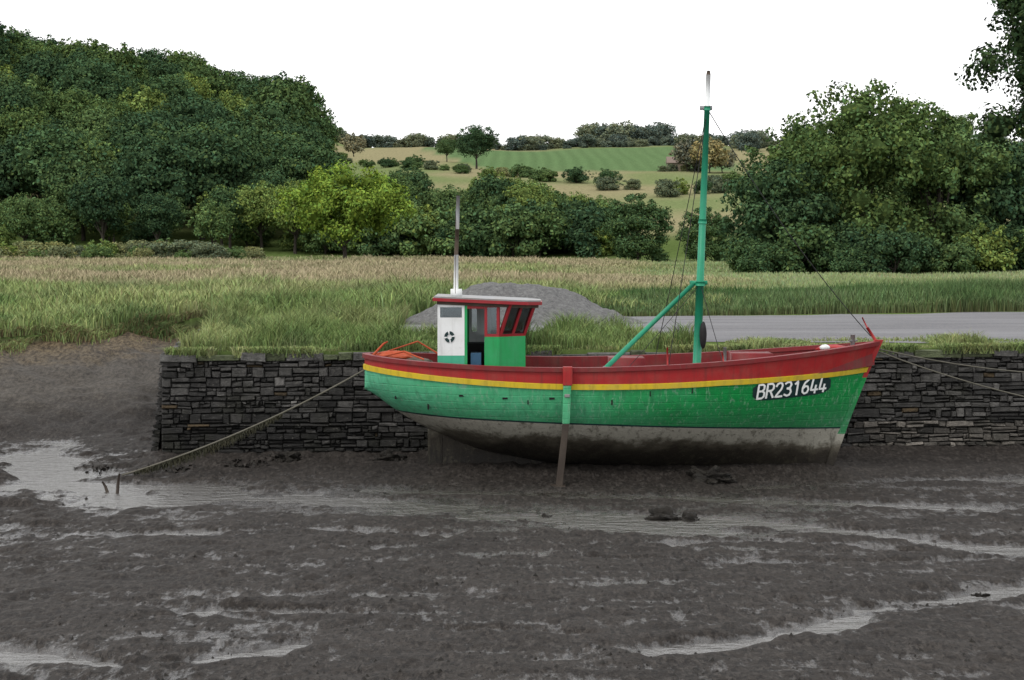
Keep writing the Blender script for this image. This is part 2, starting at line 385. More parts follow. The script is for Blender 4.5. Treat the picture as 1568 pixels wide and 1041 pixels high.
def wall_run(A,B,h0=-.3,top=2.26):
    A=Vector((*A,0)); B=Vector((*B,0)); d=(B-A); L=d.length; d.normalize(); nrm=Vector((d.y,-d.x,0))
    def place(u,w,z,h):
        base=R.uniform(.018,.066)
        if R.random()<.18: base*=2.0
        X0=(A+d*u)
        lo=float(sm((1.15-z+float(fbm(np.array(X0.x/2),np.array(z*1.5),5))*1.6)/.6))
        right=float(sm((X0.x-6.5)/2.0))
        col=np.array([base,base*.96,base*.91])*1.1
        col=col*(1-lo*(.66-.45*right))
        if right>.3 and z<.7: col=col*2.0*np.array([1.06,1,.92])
        if R.random()<.012: col=np.array([.07,.05,.027])
        if R.random()<.03: col=col*.3
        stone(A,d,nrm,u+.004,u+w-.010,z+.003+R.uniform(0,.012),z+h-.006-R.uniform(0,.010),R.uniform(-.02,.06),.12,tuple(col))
    z=h0
    while z<top-.14:
        h=R.choice([.07,.09,.11,.14,.17,.21]); 
        if z+h>top-.14: h=top-.135-z
        u=-.02
        while u<L:
            w=R.uniform(.10,.40)*(1 if R.random()<.8 else 1.6)
            if u+w>L: w=L-u+.01
            if w<.03: break
            if h>.12 and R.random()<.6:
                t=R.uniform(.3,.7); place(u,w,z,h*t); 
                if R.random()<.5: place(u,w,z+h*t,h*(1-t))
                else: q=R.uniform(.35,.65); place(u,w*q,z+h*t,h*(1-t)); place(u+w*q,w*(1-q),z+h*t,h*(1-t))
            else: place(u,w,z,h)
            u+=w
        z+=h
    u=-.06
    while u<L:
        w=R.uniform(.3,.95); c=R.uniform(.055,.12)
        col=(c,c*.98,c*.92) if R.random()>.07 else (.12,.09,.035)
        if R.random()<.3: col=(c*.75,c*.9,c*.45)
        q=top-.13+R.uniform(-.025,.0)
        stone(A,d,nrm,u+.004,min(u+w,L+.05)-.010,q,top+R.uniform(-.045,.045),R.uniform(.01,.10),.1,col)
        n=len(V); zt=V[n-1][2]
        a=A+d*(u+.004)+nrm*.03; b=A+d*(min(u+w,L+.05)-.010)+nrm*.03
        for q in (a,b,b-nrm*.5,a-nrm*.5): V.append((q.x,q.y,zt-.004)); CC.append(col)
        FF.append((n,n+1,n+2,n+3))
        u+=w
xe=46
wall_run((-7.25,35.35),(xe,float(wall_y(xe))))
wall_run((-9.3,55.0),(-7.25,35.35))
for (ax,ay),(bx,by) in (((-7.27,35.37),(xe,float(wall_y(xe))+.02)),((-9.3,55),(-7.24,35.38))):
    n=len(V); d=Vector((bx-ax,by-ay,0)).normalized(); nr=Vector((d.y,-d.x,0))
    for (qx,qy,z) in ((ax,ay,-.3),(bx,by,-.3),(bx,by,2.2),(ax,ay,2.2)):
        bt=(2.26-z)*.12-.05; V.append((qx+nr.x*bt,qy+nr.y*bt,z)); CC.append((.005,.0045,.0045))
    FF.append((n,n+1,n+2,n+3))
obj('stone_quay_wall',np_mesh('stone_quay_wall',V,FF,[m],None,np.array(CC)))

# ---------------------------------------------------------------- trees
def leaves(cent,rad,n,size,g,flat=.8,up=.25):
    k=len(cent); w=rad**2/np.sum(rad**2); ids=g.choice(k,n,p=w)
    d=g.normal(size=(n,3)); d[:,2]+=up; d/=np.linalg.norm(d,axis=1)[:,None]
    r=rad[ids]*(.66+.52*g.random(n)**.9)
    bumpf=1+.28*np.sin(d[:,0]*7+ids)*np.sin(d[:,1]*6+ids*2)*np.sin(d[:,2]*6)
    c=cent[ids]+d*(r*bumpf)[:,None]*np.array([1,1,flat])
    nn=d+g.normal(size=(n,3))*.45+np.array([0,0,.25]); nn/=np.linalg.norm(nn,axis=1)[:,None]
    t=np.cross(nn,g.normal(size=(n,3))); t/=np.linalg.norm(t,axis=1)[:,None]; b=np.cross(nn,t)
    s=(size*(.6+.8*g.random(n)))[:,None]
    V=np.stack([c+t*s,c+b*s*.6,c-t*s,c-b*s*.6],1).reshape(-1,3)
    lob=.72+.56*g.random(k)
    cv=lob[ids]*(.65+.7*g.random(n)); hue=g.normal(size=n)*.09
    col=np.stack([cv*(1+hue),cv,cv*(1-hue)],-1)
    return V,np.repeat(col,4,axis=0)
def make_tree(name,H,W,fm,seed,nl=9000,ls=.3,lobes=38,trunk=.22,lr=(.12,.2),shape='round',skirt=False):
    g=np.random.default_rng(seed); rr=random.Random(seed)
    cz=H*(trunk+1)/2; rz=H*(1-trunk)/2; rx=W/2
    cent=[];rad=[]
    while len(cent)<lobes:
        d=g.normal(size=3); d/=np.linalg.norm(d); q=g.random()**.35
        r=W*g.uniform(*lr); f=1.0
        if shape=='cone': f=1-.35*max(d[2],0)
        p_=np.array([d[0]*(rx-r*.75)*q*f,d[1]*(rx-r*.75)*q*f,d[2]*(rz-r*.6)*q+cz])
        if d[2]<-.75: continue
        if skirt and d[2]<0: 
            hn=math.hypot(d[0],d[1])+1e-6; p_[0]=d[0]/hn*(rx-r)*g.uniform(.75,1); p_[1]=d[1]/hn*(rx-r)*g.uniform(.75,1); p_[2]=H*g.uniform(.06,.4)
        p_[:2]*=g.uniform(.8,1.12); cent.append(p_); rad.append(r)
    for _ in range(int(lobes*1.4)):
        d=g.normal(size=3); d[2]=abs(d[2])*1.0-.25; d/=np.linalg.norm(d); r=W*g.uniform(.03,.07)
        cent.append(np.array([d[0]*rx*.97,d[1]*rx*.97,d[2]*rz*.98+cz])+g.normal(size=3)*W*.02); rad.append(r)
    cent=np.array(cent);rad=np.array(rad)
    LV,LC=leaves(cent,rad,nl,ls,g)
    mb=MB(); tr=.022*H
    top=(g.normal()*.03*H,g.normal()*.03*H,cz+rz*.3)
    mb.path([(0,0,-.5),(0,0,H*trunk*.6),(top[0]*.4,top[1]*.4,H*trunk*1.3+.3),top],[tr*1.3,tr,tr*.8,tr*.25],0,7)
    for i in np.argsort(-rad)[:12]:
        c=cent[i]; z0=H*max(trunk,.12)*rr.uniform(.9,1.6)
        st_=Vector((top[0]*.3,top[1]*.3,z0)); e=Vector(c); mid=st_.lerp(e,.5)+Vector((0,0,-.03*H))
        mb.path([st_,mid,e],[tr*.45,tr*.28,tr*.08],0,5)
    phi=(1+5**.5)/2
    base=[(-1,phi,0),(1,phi,0),(-1,-phi,0),(1,-phi,0),(0,-1,phi),(0,1,phi),(0,-1,-phi),(0,1,-phi),(phi,0,-1),(phi,0,1),(-phi,0,-1),(-phi,0,1)]
    tri=[(0,11,5),(0,5,1),(0,1,7),(0,7,10),(0,10,11),(1,5,9),(5,11,4),(11,10,2),(10,7,6),(7,1,8),(3,9,4),(3,4,2),(3,2,6),(3,6,8),(3,8,9),(4,9,5),(2,4,11),(6,2,10),(8,6,7),(9,8,1)]
    for c,r in zip(cent[:lobes],rad[:lobes]):
        n0=len(mb.v)
        for b in base:
            q=np.array(b)/1.9*r*.62*(1+.15*g.normal()); mb.v.append(tuple(c+q*np.array([1,1,.8])))
        for t in tri: mb.f.append(tuple(n0+i for i in t)); mb.m.append(1)
    tv=np.array(mb.v); T=[];TM=[]
    for f,mi in zip(mb.f,mb.m):
        for a in range(1,len(f)-1): T.append((f[0],f[a],f[a+1])); TM.append(mi)
    nv=len(tv); q=np.arange(len(LV)).reshape(-1,4)+nv
    LT=np.concatenate([q[:,[0,1,2]],q[:,[0,2,3]]])
    Vv=np.concatenate([tv,LV]); Ft=np.concatenate([np.array(T),LT]); Mi=np.concatenate([np.array(TM),np.ones(len(LT),int)])
    col=np.concatenate([np.full((nv,3),.65),LC])  # inner crown cores tinted darker, painting in the shade inside the foliage
    return np_mesh(name,Vv,Ft,[M_bark,fm],Mi,col)
pd=[make_tree('oak_a',12,12,F_dark,21,9500,.22),make_tree('oak_b',13,10,F_dark,22,9500,.22,30),
    make_tree('ash_a',12,11,F_mid,23,9500,.22,44),make_tree('ash_b',11,9,F_mid,24,8000,.22,28,shape='cone')]
ps=[make_tree('bush_a',4,5.5,F_dark,31,5500,.14,26,.05,skirt=True),make_tree('bush_b',3.6,4.5,F_mid,32,5500,.14,22,.05,skirt=True),make_tree('bush_o',3.4,5,F_olive,33,5500,.13,24,.04,skirt=True)]
pfar=[make_tree('far_a',8,11,F_farhaze,41,5000,.3,30,.03,skirt=True),make_tree('far_b',7,8,F_farhaze,42,4000,.3,24,.03,skirt=True),make_tree('far_t',7,8,F_tan,43,3500,.3,22,.1)]
def put(me,x,y,s,name,parent=None,sz=1,dz=-.2):
    z=float(land_z(np.array(float(x)),np.array(float(y))))
    return obj(name,me,parent,(x,y,z+dz),(0,0,R.uniform(0,6.28)),(s,s,s*sz))
wl=empty('woodland')
y=214.; k=0
while y<400:
    step=7.0+ (y-214)*.014
    x=-.46*y
    while x<-.105*y-3:
        xx=x+R.uniform(-3,3); yy=y+R.uniform(-3,3); k+=1
        if y<232: me_=R.choice(pd+ps[:2]); s_=R.uniform(.5,.85) if me_ in pd else R.uniform(1,1.6)
        else: me_=R.choice(pd[:2]*2+pd[2:]); s_=R.uniform(.65,1.25)*(1.3 if R.random()<.10 else 1)
        if xx/yy>-.125 and y>260: s_*=.7
        put(me_,xx,yy,s_,'tree_%d'%k,wl)
        x+=step
    y+=step
th=empty('thicket')
for i in range(140):
    yy=R.uniform(212,262); q=R.uniform(-.135,.058)
    if yy<224: me_=R.choice(ps[:2]+[ps[1]]); s_=R.uniform(1.0,1.8)
    else: me_=R.choice(pd[1:]+[pd[2]]); s_=R.uniform(.45,.80)*(1-.45*max(0,(q)/.06))
    put(me_,q*yy,yy,s_,'shrub_%d'%i,th)
hr=empty('hedgerow')
for i in range(30):
    t=i/29; put(R.choice([ps[0],ps[1],ps[1],ps[2]]),-66+t*90+R.uniform(-3,3),505-t*145+R.uniform(-9,9),R.uniform(.5,1.2),'hedge_a_%d'%i,hr,.8)
for i in range(95):
    t=i/94; put(R.choice(pfar[:2]),-85+t*225+R.uniform(-2,2),612+R.uniform(-6,14),R.uniform(.35,.95),'hedge_b_%d'%i,hr,.75)
for i in range(26):
    put(R.choice(pfar[:2]),28+R.uniform(0,26),625+R.uniform(0,30),R.uniform(.7,1.15),'hedge_c_%d'%i,hr)
for i in range(60):
    put(R.choice(pfar[:1]*2+pd[:1]),86+R.uniform(-12,120),R.uniform(420,600),R.uniform(.6,1.0),'hedge_d_%d'%i,hr)
for i in range(9):
    t=i/8; put(R.choice([ps[1],ps[2],ps[0]]),30+t*30+R.uniform(-1,1),332+t*40+R.uniform(-5,5),R.uniform(.6,1.1),'hedge_e_%d'%i,hr)
wh=empty('willow_scrub')
for i in range(100):
    q=R.uniform(-.44,-.15); yy=R.uniform(188,207); put(R.choice([ps[2],ps[2],ps[1]]),q*yy,yy,R.uniform(.5,.95),'willow_%d'%i,wh,sz=.85)
us=empty('copse_understory')
for i in range(80):
    x=R.uniform(17.5,62); yy=122+R.uniform(0,7)+max(0,(x-30))*.15
    put(R.choice([ps[0],ps[0],ps[1]]),x,yy,R.uniform(.55,1.05),'bush_%d'%i,us,sz=1.0)
big1=make_tree('big1',14.5,15,F_dark,51,26000,.17,70,.04,(.08,.14),skirt=True)
big2=make_tree('big2',12.5,10.5,F_mid,52,20000,.16,56,.04,(.09,.15),skirt=True)
big3=make_tree('big3',8.6,8.6,F_dark,53,15000,.15,44,.03,(.1,.16),skirt=True)
bright=make_tree('bright',9.8,13.5,F_yel,54,17000,.16,46,.17,(.08,.13))
put(bright,-16.8,172,1,'ash_tree')
put(big1,26.8,131,.98,'oak_tree'); put(big3,20.0,128,.98,'oak_tree'); put(big2,32.8,131,1.0,'lime_tree')
put(big3,37.5,134,1.2,'oak_tree'); put(big2,43.5,141,.95,'lime_tree'); put(big1,25.5,148,.85,'oak_tree')
put(big2,49,138,1,'lime_tree'); put(big1,57,145,.9,'oak_tree'); put(big1,37,146,.85,'oak_tree')
put(big3,14.6,200,.98,'round_tree',sz=.95); put(big3,21.4,190,.72,'round_tree')
put(pd[0],-9.3,450,.95,'field_tree'); put(pd[2],-19,500,.6,'field_tree'); put(pfar[2],44,430,1.1,'field_tree'); put(pfar[2],49,425,1.2,'field_tree'); put(pfar[2],53,432,.9,'field_tree'); put(pfar[2],-48,520,1.0,'field_tree')
put(pd[1],-45,345,1.4,'tall_oak_tree'); put(pd[0],-40.5,340,1.15,'tall_oak_tree'); put(pd[0],-50,350,1.3,'tall_oak_tree')
neart=make_tree('near',13.5,10,F_near,61,52000,.085,60,.22,(.06,.12))
obj('overhanging_tree',neart,None,(20.9,58,2.3),(0,0,1.0))

mb=MB(); hx,hy=42,440; hz_=float(land_z(np.array(42.),np.array(440.)))-.9
mb.box(hx-2.2,hx+2.2,hy-2,hy+2,hz_,hz_+3,0)
n=len(mb.v); mb.v+=[(hx-2.4,hy-2.3,hz_+2.9),(hx+2.4,hy-2.3,hz_+2.9),(hx+2.4,hy+2.3,hz_+2.9),(hx-2.4,hy+2.3,hz_+2.9),(hx-2.4,hy,hz_+4.6),(hx+2.4,hy,hz_+4.6)]
for f in ((0,1,5,4),(2,3,4,5),(0,4,3),(1,2,5),(0,3,2,1)): mb.f.append(tuple(n+i for i in f)); mb.m.append(1)
for wx in (-1.5,1.5): mb.box(hx+wx-.4,hx+wx+.4,hy-2.05,hy-1.9,hz_+1.2,hz_+2.2,2)
mb.box(hx-.4,hx+.4,hy-2.05,hy-1.9,hz_,hz_+2,2)
mb.obj('farmhouse',[paint('render_wall',(.30,.24,.18)),paint('tile_roof',(.24,.17,.13)),M_dark])
for dx in (-4,-1.5,2,4.5): put(ps[2],hx+dx,hy-6,R.uniform(.5,.8),'bush')

# ---------------------------------------------------------------- grass
def blades(name,x,y,z,h,w,col,lean=.35,segs=2,tipcol=None,mat_=None):
    n=len(x); g=rng
    a=g.random(n)*2*np.pi; dx=np.cos(a);dy=np.sin(a)
    la=g.random(n)*2*np.pi; ll=h*lean*(.2+g.random(n)); lx=np.cos(la)*ll; ly=np.sin(la)*ll
    if segs==2:
        P=[(x-dx*w,y-dy*w,z-.05),(x+dx*w,y+dy*w,z-.05),(x+dx*w*.7+lx*.35,y+dy*w*.7+ly*.35,z+h*.6),(x-dx*w*.7+lx*.35,y-dy*w*.7+ly*.35,z+h*.6),(x+lx,y+ly,z+h*(1-.25*lean))]
        V=np.stack([np.stack(p_,-1) for p_ in P],1).reshape(-1,3); b=np.arange(n)[:,None]*5
        F=np.concatenate([b+np.array([[0,1,2]]),b+np.array([[0,2,3]]),b+np.array([[3,2,4]])]); k=5; fr=np.array([.0,.0,.6,.6,1.])
    else:
        P=[(x-dx*w,y-dy*w,z-.05),(x+dx*w,y+dy*w,z-.05),(x+lx,y+ly,z+h)]
        V=np.stack([np.stack(p_,-1) for p_ in P],1).reshape(-1,3); F=np.arange(n)[:,None]*3+np.array([[0,1,2]]); k=3; fr=np.array([0,0,1.])
    cb=col[:,None,:]*np.ones((1,k,1))
    if tipcol is not None: cb=cb*(1-fr[None,:,None])+tipcol[:,None,:]*fr[None,:,None]
    return obj(name,np_mesh(name,V,F,[mat_ or F_grass],None,cb.reshape(-1,3)))
def rc(n,base,var=.25): 
    return np.array(base)[None,:]*(1+var*rng.normal(size=(n,1)))*(1+.07*rng.normal(size=(n,3)))
GR=np.array([.19,.27,.095]); GY=np.array([.31,.36,.15]); GT=np.array([.54,.43,.30]); GD=np.array([.085,.145,.055])
def gcol(x,y,n,tanamt=0):
    a=np.clip(fbm(x/6,y/9,4)*3.2+.5,0,1)[:,None]
    c=GR*(1-a)+GY*a
    b=np.clip(fbm(x/2.5,y/4,9)*4-.05,0,1)[:,None]; c=c*(1-b*.7)+GD*b*.7
    t=(np.clip(fbm(x/3.5,y/3,13)*4-.5,0,1)*.65)[:,None]; c=c*(1-t)+np.array([.38,.35,.20])*t
    return c*np.clip(1+.24*rng.normal(size=(n,1)),.4,2)*(1+.06*rng.normal(size=(n,3)))
n=380000
yy=43+ (157)*rng.random(n)**1.75; q=rng.uniform(-.42,.16,n)
xx=q*yy
xx=np.where(yy<57,rng.uniform(-26,7,n),xx)
ok=(yy>YB(xx)+.2)&~((xx>-9)&(yy<50))&~((xx>-3.5)&(yy<road_far(xx)+1.5))&(np.hypot((xx-.05)/3.1,(yy-48.3)/2.3)>1)
edge=sm((xx-(2+(yy-50)*.04)+fbm(xx/6,yy/12,6)*14)/9)
ok&=~((rng.random(n)<edge)&(yy>62))
xx=xx[ok];yy=yy[ok];edge=edge[ok];n=len(xx); c=gcol(xx,yy,n)
tanm=(sm((yy-62)/22+fbm(xx/8,yy/8,2)*1.1)*sm((vn(xx/11,yy/14,3)-.10)*2.5)*(1-.8*edge))[:,None]
tip=c*1.15*(1-tanm*.95)+GT*tanm*.95*(1+.2*rng.normal(size=(n,1)))
hgt=(.30+.32*vn(xx/4,yy/4,5)+.45*vn(xx/1.2,yy/1.2,8)**1.5)*(.6+.6*rng.random(n))*np.where(xx>3,.75,1)*(1-.6*edge*(yy>62))*np.where((xx<-9)&(yy<52),.7,1)
blades('tall_meadow_grass',xx,yy,land_z(xx,yy),hgt,.009+.00026*yy,c,.5,2,tip)
n=130000
xx=rng.uniform(-9.6,4,n); yy=rng.uniform(35.6,54,n)
ok=(yy>YB(xx-.3)+.35)&(np.hypot((xx-.05)/3.1,(yy-48.3)/2.3)>1)&~((xx>-3)&(yy>41.2+2*fbm(xx,yy,3)))
xx=xx[ok];yy=yy[ok];n=len(xx); c=gcol(xx*1.6,yy,n)
vv=np.clip(vn(xx/1.3,yy/1.6,2)-.3,0,1)
hh=(.10+1.0*vv+.16*sm((yy-40)/6))*(.45+.9*rng.random(n))
c=c*(1-.5*vv)[:,None]
blades('quay_grass',xx,yy,np.full(n,2.28),hh,.010,c,.6,2,c*1.25)
n=80000
xx=rng.uniform(-7.0,30,n); yy=wall_y(xx)+.28+ (4.1*rng.random(n)**1.3)
pat=vn(xx/.9,yy/.9,4)
ok=(pat>.38)&(yy<39.8+.9*fbm(xx/1.,yy,5)); xx=xx[ok];yy=yy[ok];pat=pat[ok];n=len(xx); c=gcol(xx*2.5,yy*1.5,n)*.85
bigv=np.clip(vn(xx/1.1,yy*0+3,7)-.5,0,1)
blades('verge_grass',xx,yy,np.full(n,2.28),(.05+.22*np.clip(pat-.35,0,1)+1.3*bigv*np.exp(-(yy-wall_y(xx))/1.0))*(.4+rng.random(n)*1.0),.010,c,.75,2,c*1.2)
n=22000
xx=rng.uniform(-7.2,26,n); ok=vn(xx/.6,xx*0+1.3,11)>.45; xx=xx[ok]; n=len(xx); yy=wall_y(xx)+rng.uniform(-.06,.3,n); c=gcol(xx*3,yy,n)*.9
blades('coping_weeds',xx,yy,np.full(n,2.24),(.06+.24*rng.random(n)),.013,c,1.6,2,c*1.2)
n=120000
xx=rng.uniform(2,60,n); fy=road_far(xx)+.4; yy=fy+rng.random(n)**1.3*12
c=gcol(xx,yy,n)*np.array([.42,.55,.55])
hh=(.30+.35*sm((yy-fy)/1.5)+.45*vn(xx/2.5,yy/2.5,3)**1.5)*(.6+.6*rng.random(n))*(.7+.3*sm((xx-8)/10))
e=np.exp(-(yy-fy)/.5)[:,None]; basec=c*(1-.5*e)+np.array([.2,.15,.08])*(.5*e)
blades('reeds',xx,yy,np.full(n,2.3),hh,.020,basec,.35,2,c*1.15)
n=70000
yy=62+140*rng.random(n)**1.5; xx=rng.uniform(.02,.42,n)*yy; c=rc(n,(.33,.39,.20),.12)
a=np.clip(fbm(xx/10,yy/10,4)*3,0,1)[:,None]; c=c*(1-a*.6)+np.array([.18,.25,.09])*a*.6
blades('field_grass',xx,yy,land_z(xx,yy),.12+.1*rng.random(n),.03+.0004*yy,c,.4,1)
n=80000
t=rng.random(n)**1.3; xx=-9.0-t*22; yy=np.interp(xx,LBx,LBy)+rng.normal(size=n)*.55-.35; ok=(vn(xx/.8,yy/.8,6)>.36)&(yy<np.interp(xx,LBx,LBy)+1.2); xx=xx[ok];yy=yy[ok];n=len(xx)
c=gcol(xx,yy,n); bt=(rng.random(n)<.3)[:,None]; c=np.where(bt,rc(n,(.20,.15,.085)),c)
zz=np.where(yy>YB(xx),land_z(xx,yy)-.1,mud_z(xx,yy)-.03)
blades('bank_weeds',xx,yy,zz,(.10+.30*rng.random(n))*(.4+1.1*vn(xx/1.2,yy/1.2,3)),.012,c,.9,2,c*1.1)

# ---------------------------------------------------------------- boat
boat=empty('fishing_boat',(0,0,0))
YC=33.5; X0=-2.9
def itp(s,a,b): return np.interp(np.asarray(s,dtype=float),a,b)
def sheer(s): 
    s=np.asarray(s,dtype=float); return 2.195+.17*np.clip((.4-s)/.4,0,1)**1.8+.41*np.clip((s-.4)/.6,0,1)**1.9
def zbot(s): 
    a=np.linspace(-.05,1.05,111); 
    v=np.interp(a,[0,.054,.125,.24,.4,.7,.93,1],[1.78,1.34,.95,.50,.22,.08,.06,.02])
    v=np.convolve(np.pad(v,3,mode='edge'),np.ones(7)/7,'valid'); return np.interp(s,a,v)
def xbow(z): return 6.24+.30*z+.028*z*z
def bs(s):
    s=np.asarray(s,dtype=float)
    a=1.58*(1-np.clip((.36-s)/.36,0,1)**2.7)**.62; b=1.58*(1-np.clip((s-.45)/.55,0,1)**2.3)**.85
    return np.minimum(a,b)
def fsec(s,w):
    k=itp(s,[0,.2,.45,.75,1],[.80,.75,.72,1.0,1.35])
    return (1-(1-np.clip(w,0,1))**2.5)**k
def hull_y(s,z):
    zb=zbot(s); zs=sheer(s); w=(z-zb)/(zs-zb); return bs(s)*fsec(s,w)
def s_of(x,z): return np.clip((x-X0)/(xbow(z)-X0),0,1)
redh=lambda s: itp(s,[0,.35,.7,1],[.15,.25,.31,.45])
yelh=lambda s: .105+0*np.asarray(s)
boot=lambda s: 1.34-.38*np.asarray(s)
S=.5*(1-np.cos(np.pi*np.linspace(0,1,110)))
rows=[]; rm=[]
zs=sheer(S); zr=zs-redh(S); zy=zr-yelh(S); zb=zbot(S); zt=boot(S)
for t in (0,.5): rows.append(zs+(zr-zs)*t); rm.append(0)
rows.append(zr); rm.append(1)
for t in np.linspace(0,1,10)[:-1]: rows.append(zy+(zt-zy)*t); rm.append(2)
rows.append(zt); rm.append(3)
zt2=zt-.03
for t in (np.linspace(0,1,14))[:-1]: rows.append(zt2+(zb-zt2)*t); rm.append(4)
rows.append(zb)
V=[];F=[];Mi=[]
for side in (-1,1):
    b0=len(V)
    for z in rows:
        z=np.maximum(z,zb); x=X0+S*(xbow(z)-X0); yv=YC+side*hull_y(S,z)
        V+=list(zip(x,yv,z))
    ns=len(S)
    for r in range(len(rows)-1):
        for i in range(ns-1):
            q=[b0+r*ns+i,b0+r*ns+i+1,b0+(r+1)*ns+i+1,b0+(r+1)*ns+i]
            F.append(tuple(q) if side>0 else tuple(reversed(q))); Mi.append(rm[r])
me=bpy.data.meshes.new('hull'); me.from_pydata([tuple(map(float,v)) for v in V],[],F)
for m_ in (M_red,M_yel,M_hgreen,M_navy,M_anti): me.materials.append(m_)
me.polygons.foreach_set('material_index',Mi); me.polygons.foreach_set('use_smooth',[True]*len(F)); me.update()
bm=bmesh.new(); bm.from_mesh(me); bmesh.ops.remove_doubles(bm,verts=bm.verts,dist=.0005); bm.to_mesh(me); bm.free()
obj('hull',me,boat)
def strip(name,ztop,zbt,proud,inn,mm):
    V=[];F=[]
    for side in (-1,1):
        b0=len(V)
        for s_,za,zb_ in zip(S,ztop,zbt):
            for (zz,pr) in ((za,proud),(zb_,proud),(zb_,-inn),(za,-inn)):
                zq=min(zz,float(sheer(s_))); h=float(hull_y(s_,zq))
                x=X0+s_*(float(xbow(zq))-X0)
                e=1e-3; s2=min(1,max(0,s_+e)); s1=max(0,s2-2*e)
                dh=float(hull_y(s2,zq)-hull_y(s1,zq))/((s2-s1)*10); nrm=math.hypot(1,dh)
                V.append((x-dh/nrm*pr,YC+side*max(0,(h+pr/nrm)),zz))
        for i in range(len(S)-1):
            for a in range(4):
                b=(a+1)%4; q=(b0+i*4+a,b0+i*4+b,b0+(i+1)*4+b,b0+(i+1)*4+a); F.append(q if side<0 else q[::-1])
    me=bpy.data.meshes.new(name); me.from_pydata(V,[],F); me.materials.append(mm); me.update(); obj(name,me,boat)
strip('cap_rail',zs+.05,zs-.03,.045,.10,M_redd)
strip('rubbing_strake',zr-.012,zy+.0,.03,.01,M_yel)
V=[];F=[];sh=.93
for side in (-1,1):
    for z in (zs-.005,zs-.42):
        x=X0+S*(xbow(zs)-X0); x=2.1+(x-2.1)*.985; V+=list(zip(map(float,x),map(float,YC+side*hull_y(S,zs)*sh),map(float,z)))
    b0=len(V)-2*len(S)
    for i in range(len(S)-1): F.append((b0+i,b0+i+1,b0+len(S)+i+1,b0+len(S)+i))
nf=len(F)
for i in range(ns-1): F.append((ns+i,ns+i+1,3*ns+i+1,3*ns+i))
me=bpy.data.meshes.new('deck'); me.from_pydata(V,[],F); me.materials.append(M_redd); me.materials.append(M_deck)
me.polygons.foreach_set('material_index',[0]*nf+[1]*(ns-1)); me.update(); obj('deck_and_bulwark',me,boat)
mb=MB()
ks=np.linspace(-1.32,6.33,20)
for a,b in zip(ks[:-1],ks[1:]):
    za=float(zbot((a-X0)/9.3))+.10; zb_=float(zbot((b-X0)/9.3))+.10
    mb.hexa([(a,YC-.1,-.12),(b,YC-.1,-.12),(b,YC+.1,-.12),(a,YC+.1,-.12)],[(a,YC-.1,za),(b,YC-.1,zb_),(b,YC+.1,zb_),(a,YC+.1,za)],0)
mb.box(-1.36,-1.31,YC-.09,YC+.09,-.1,1.05,0)
mb.box(-1.66,-1.37,YC-.04,YC+.04,.02,.95,0)
mb.path([(-1.5,YC,.9),(-1.5,YC,1.35)],.05,0)
zz=np.linspace(-.1,2.68,16)
for a,b in zip(zz[:-1],zz[1:]):
    xa=float(xbow(a)); xb=float(xbow(b)); mi=0 if b<1.0 else (1 if b<2.1 else 2)
    mb.hexa([(xa-.12,YC-.06,a),(xa+.05,YC-.045,a),(xa+.05,YC+.045,a),(xa-.12,YC+.06,a)],[(xb-.12,YC-.06,b),(xb+.05,YC-.045,b),(xb+.05,YC+.045,b),(xb-.12,YC+.06,b)],mi)
mb.obj('keel_and_stem',[M_anti,M_hgreen,M_red],boat)
def onhull(x,z,off):
    s_=s_of(x,z); h=hull_y(s_,z); return YC-h-off
cx,cz_=5.38,1.80; tilt=.075
gx,gz=np.meshgrid(np.linspace(-1,1,81),np.linspace(-1,1,17))
hw,hh_=.80,.185
ex=gx*hw; ez=gz*hh_*np.clip(1.0-np.abs(gx)**8*.6,0,1)
PX=cx+ex; PZ=cz_+ez+tilt*ex; PY=onhull(PX,PZ,.012)
i2=np.arange(gx.size).reshape(gx.shape)
obj('number_plate',np_mesh('number_plate',np.stack([PX,PY,PZ],-1).reshape(-1,3),gridf(i2),[M_navy],smooth=True),boat)
# hand-painted registration, open-topped fours, built as brush strokes lying on the hull
GL={'B':[[(0,0),(0,1),(.38,1),(.54,.9),(.54,.66),(.38,.53),(0,.53)],[(.38,.53),(.6,.4),(.6,.13),(.4,0),(0,0)]],
'R':[[(0,0),(0,1),(.42,1),(.58,.86),(.58,.64),(.42,.5),(0,.5)],[(.28,.5),(.62,0)]],
'2':[[(0,.78),(.1,.94),(.3,1),(.5,.94),(.57,.76),(.48,.52),(0,0),(.62,0)]],
'3':[[(0,.9),(.2,1),(.45,.97),(.56,.78),(.46,.58),(.22,.53)],[(.22,.53),(.5,.46),(.6,.26),(.48,.05),(.25,0),(0,.1)]],
'1':[[(.12,.8),(.34,1),(.34,0)]],
'6':[[(.5,1),(.2,.8),(.03,.45),(.05,.15),(.25,0),(.5,.06),(.6,.28),(.5,.5),(.28,.55),(.06,.4)]],
'4':[[(.12,1),(.02,.2),(.64,.2)],[(.46,.5),(.42,-.02)]]}
V=[];F=[];layer=0
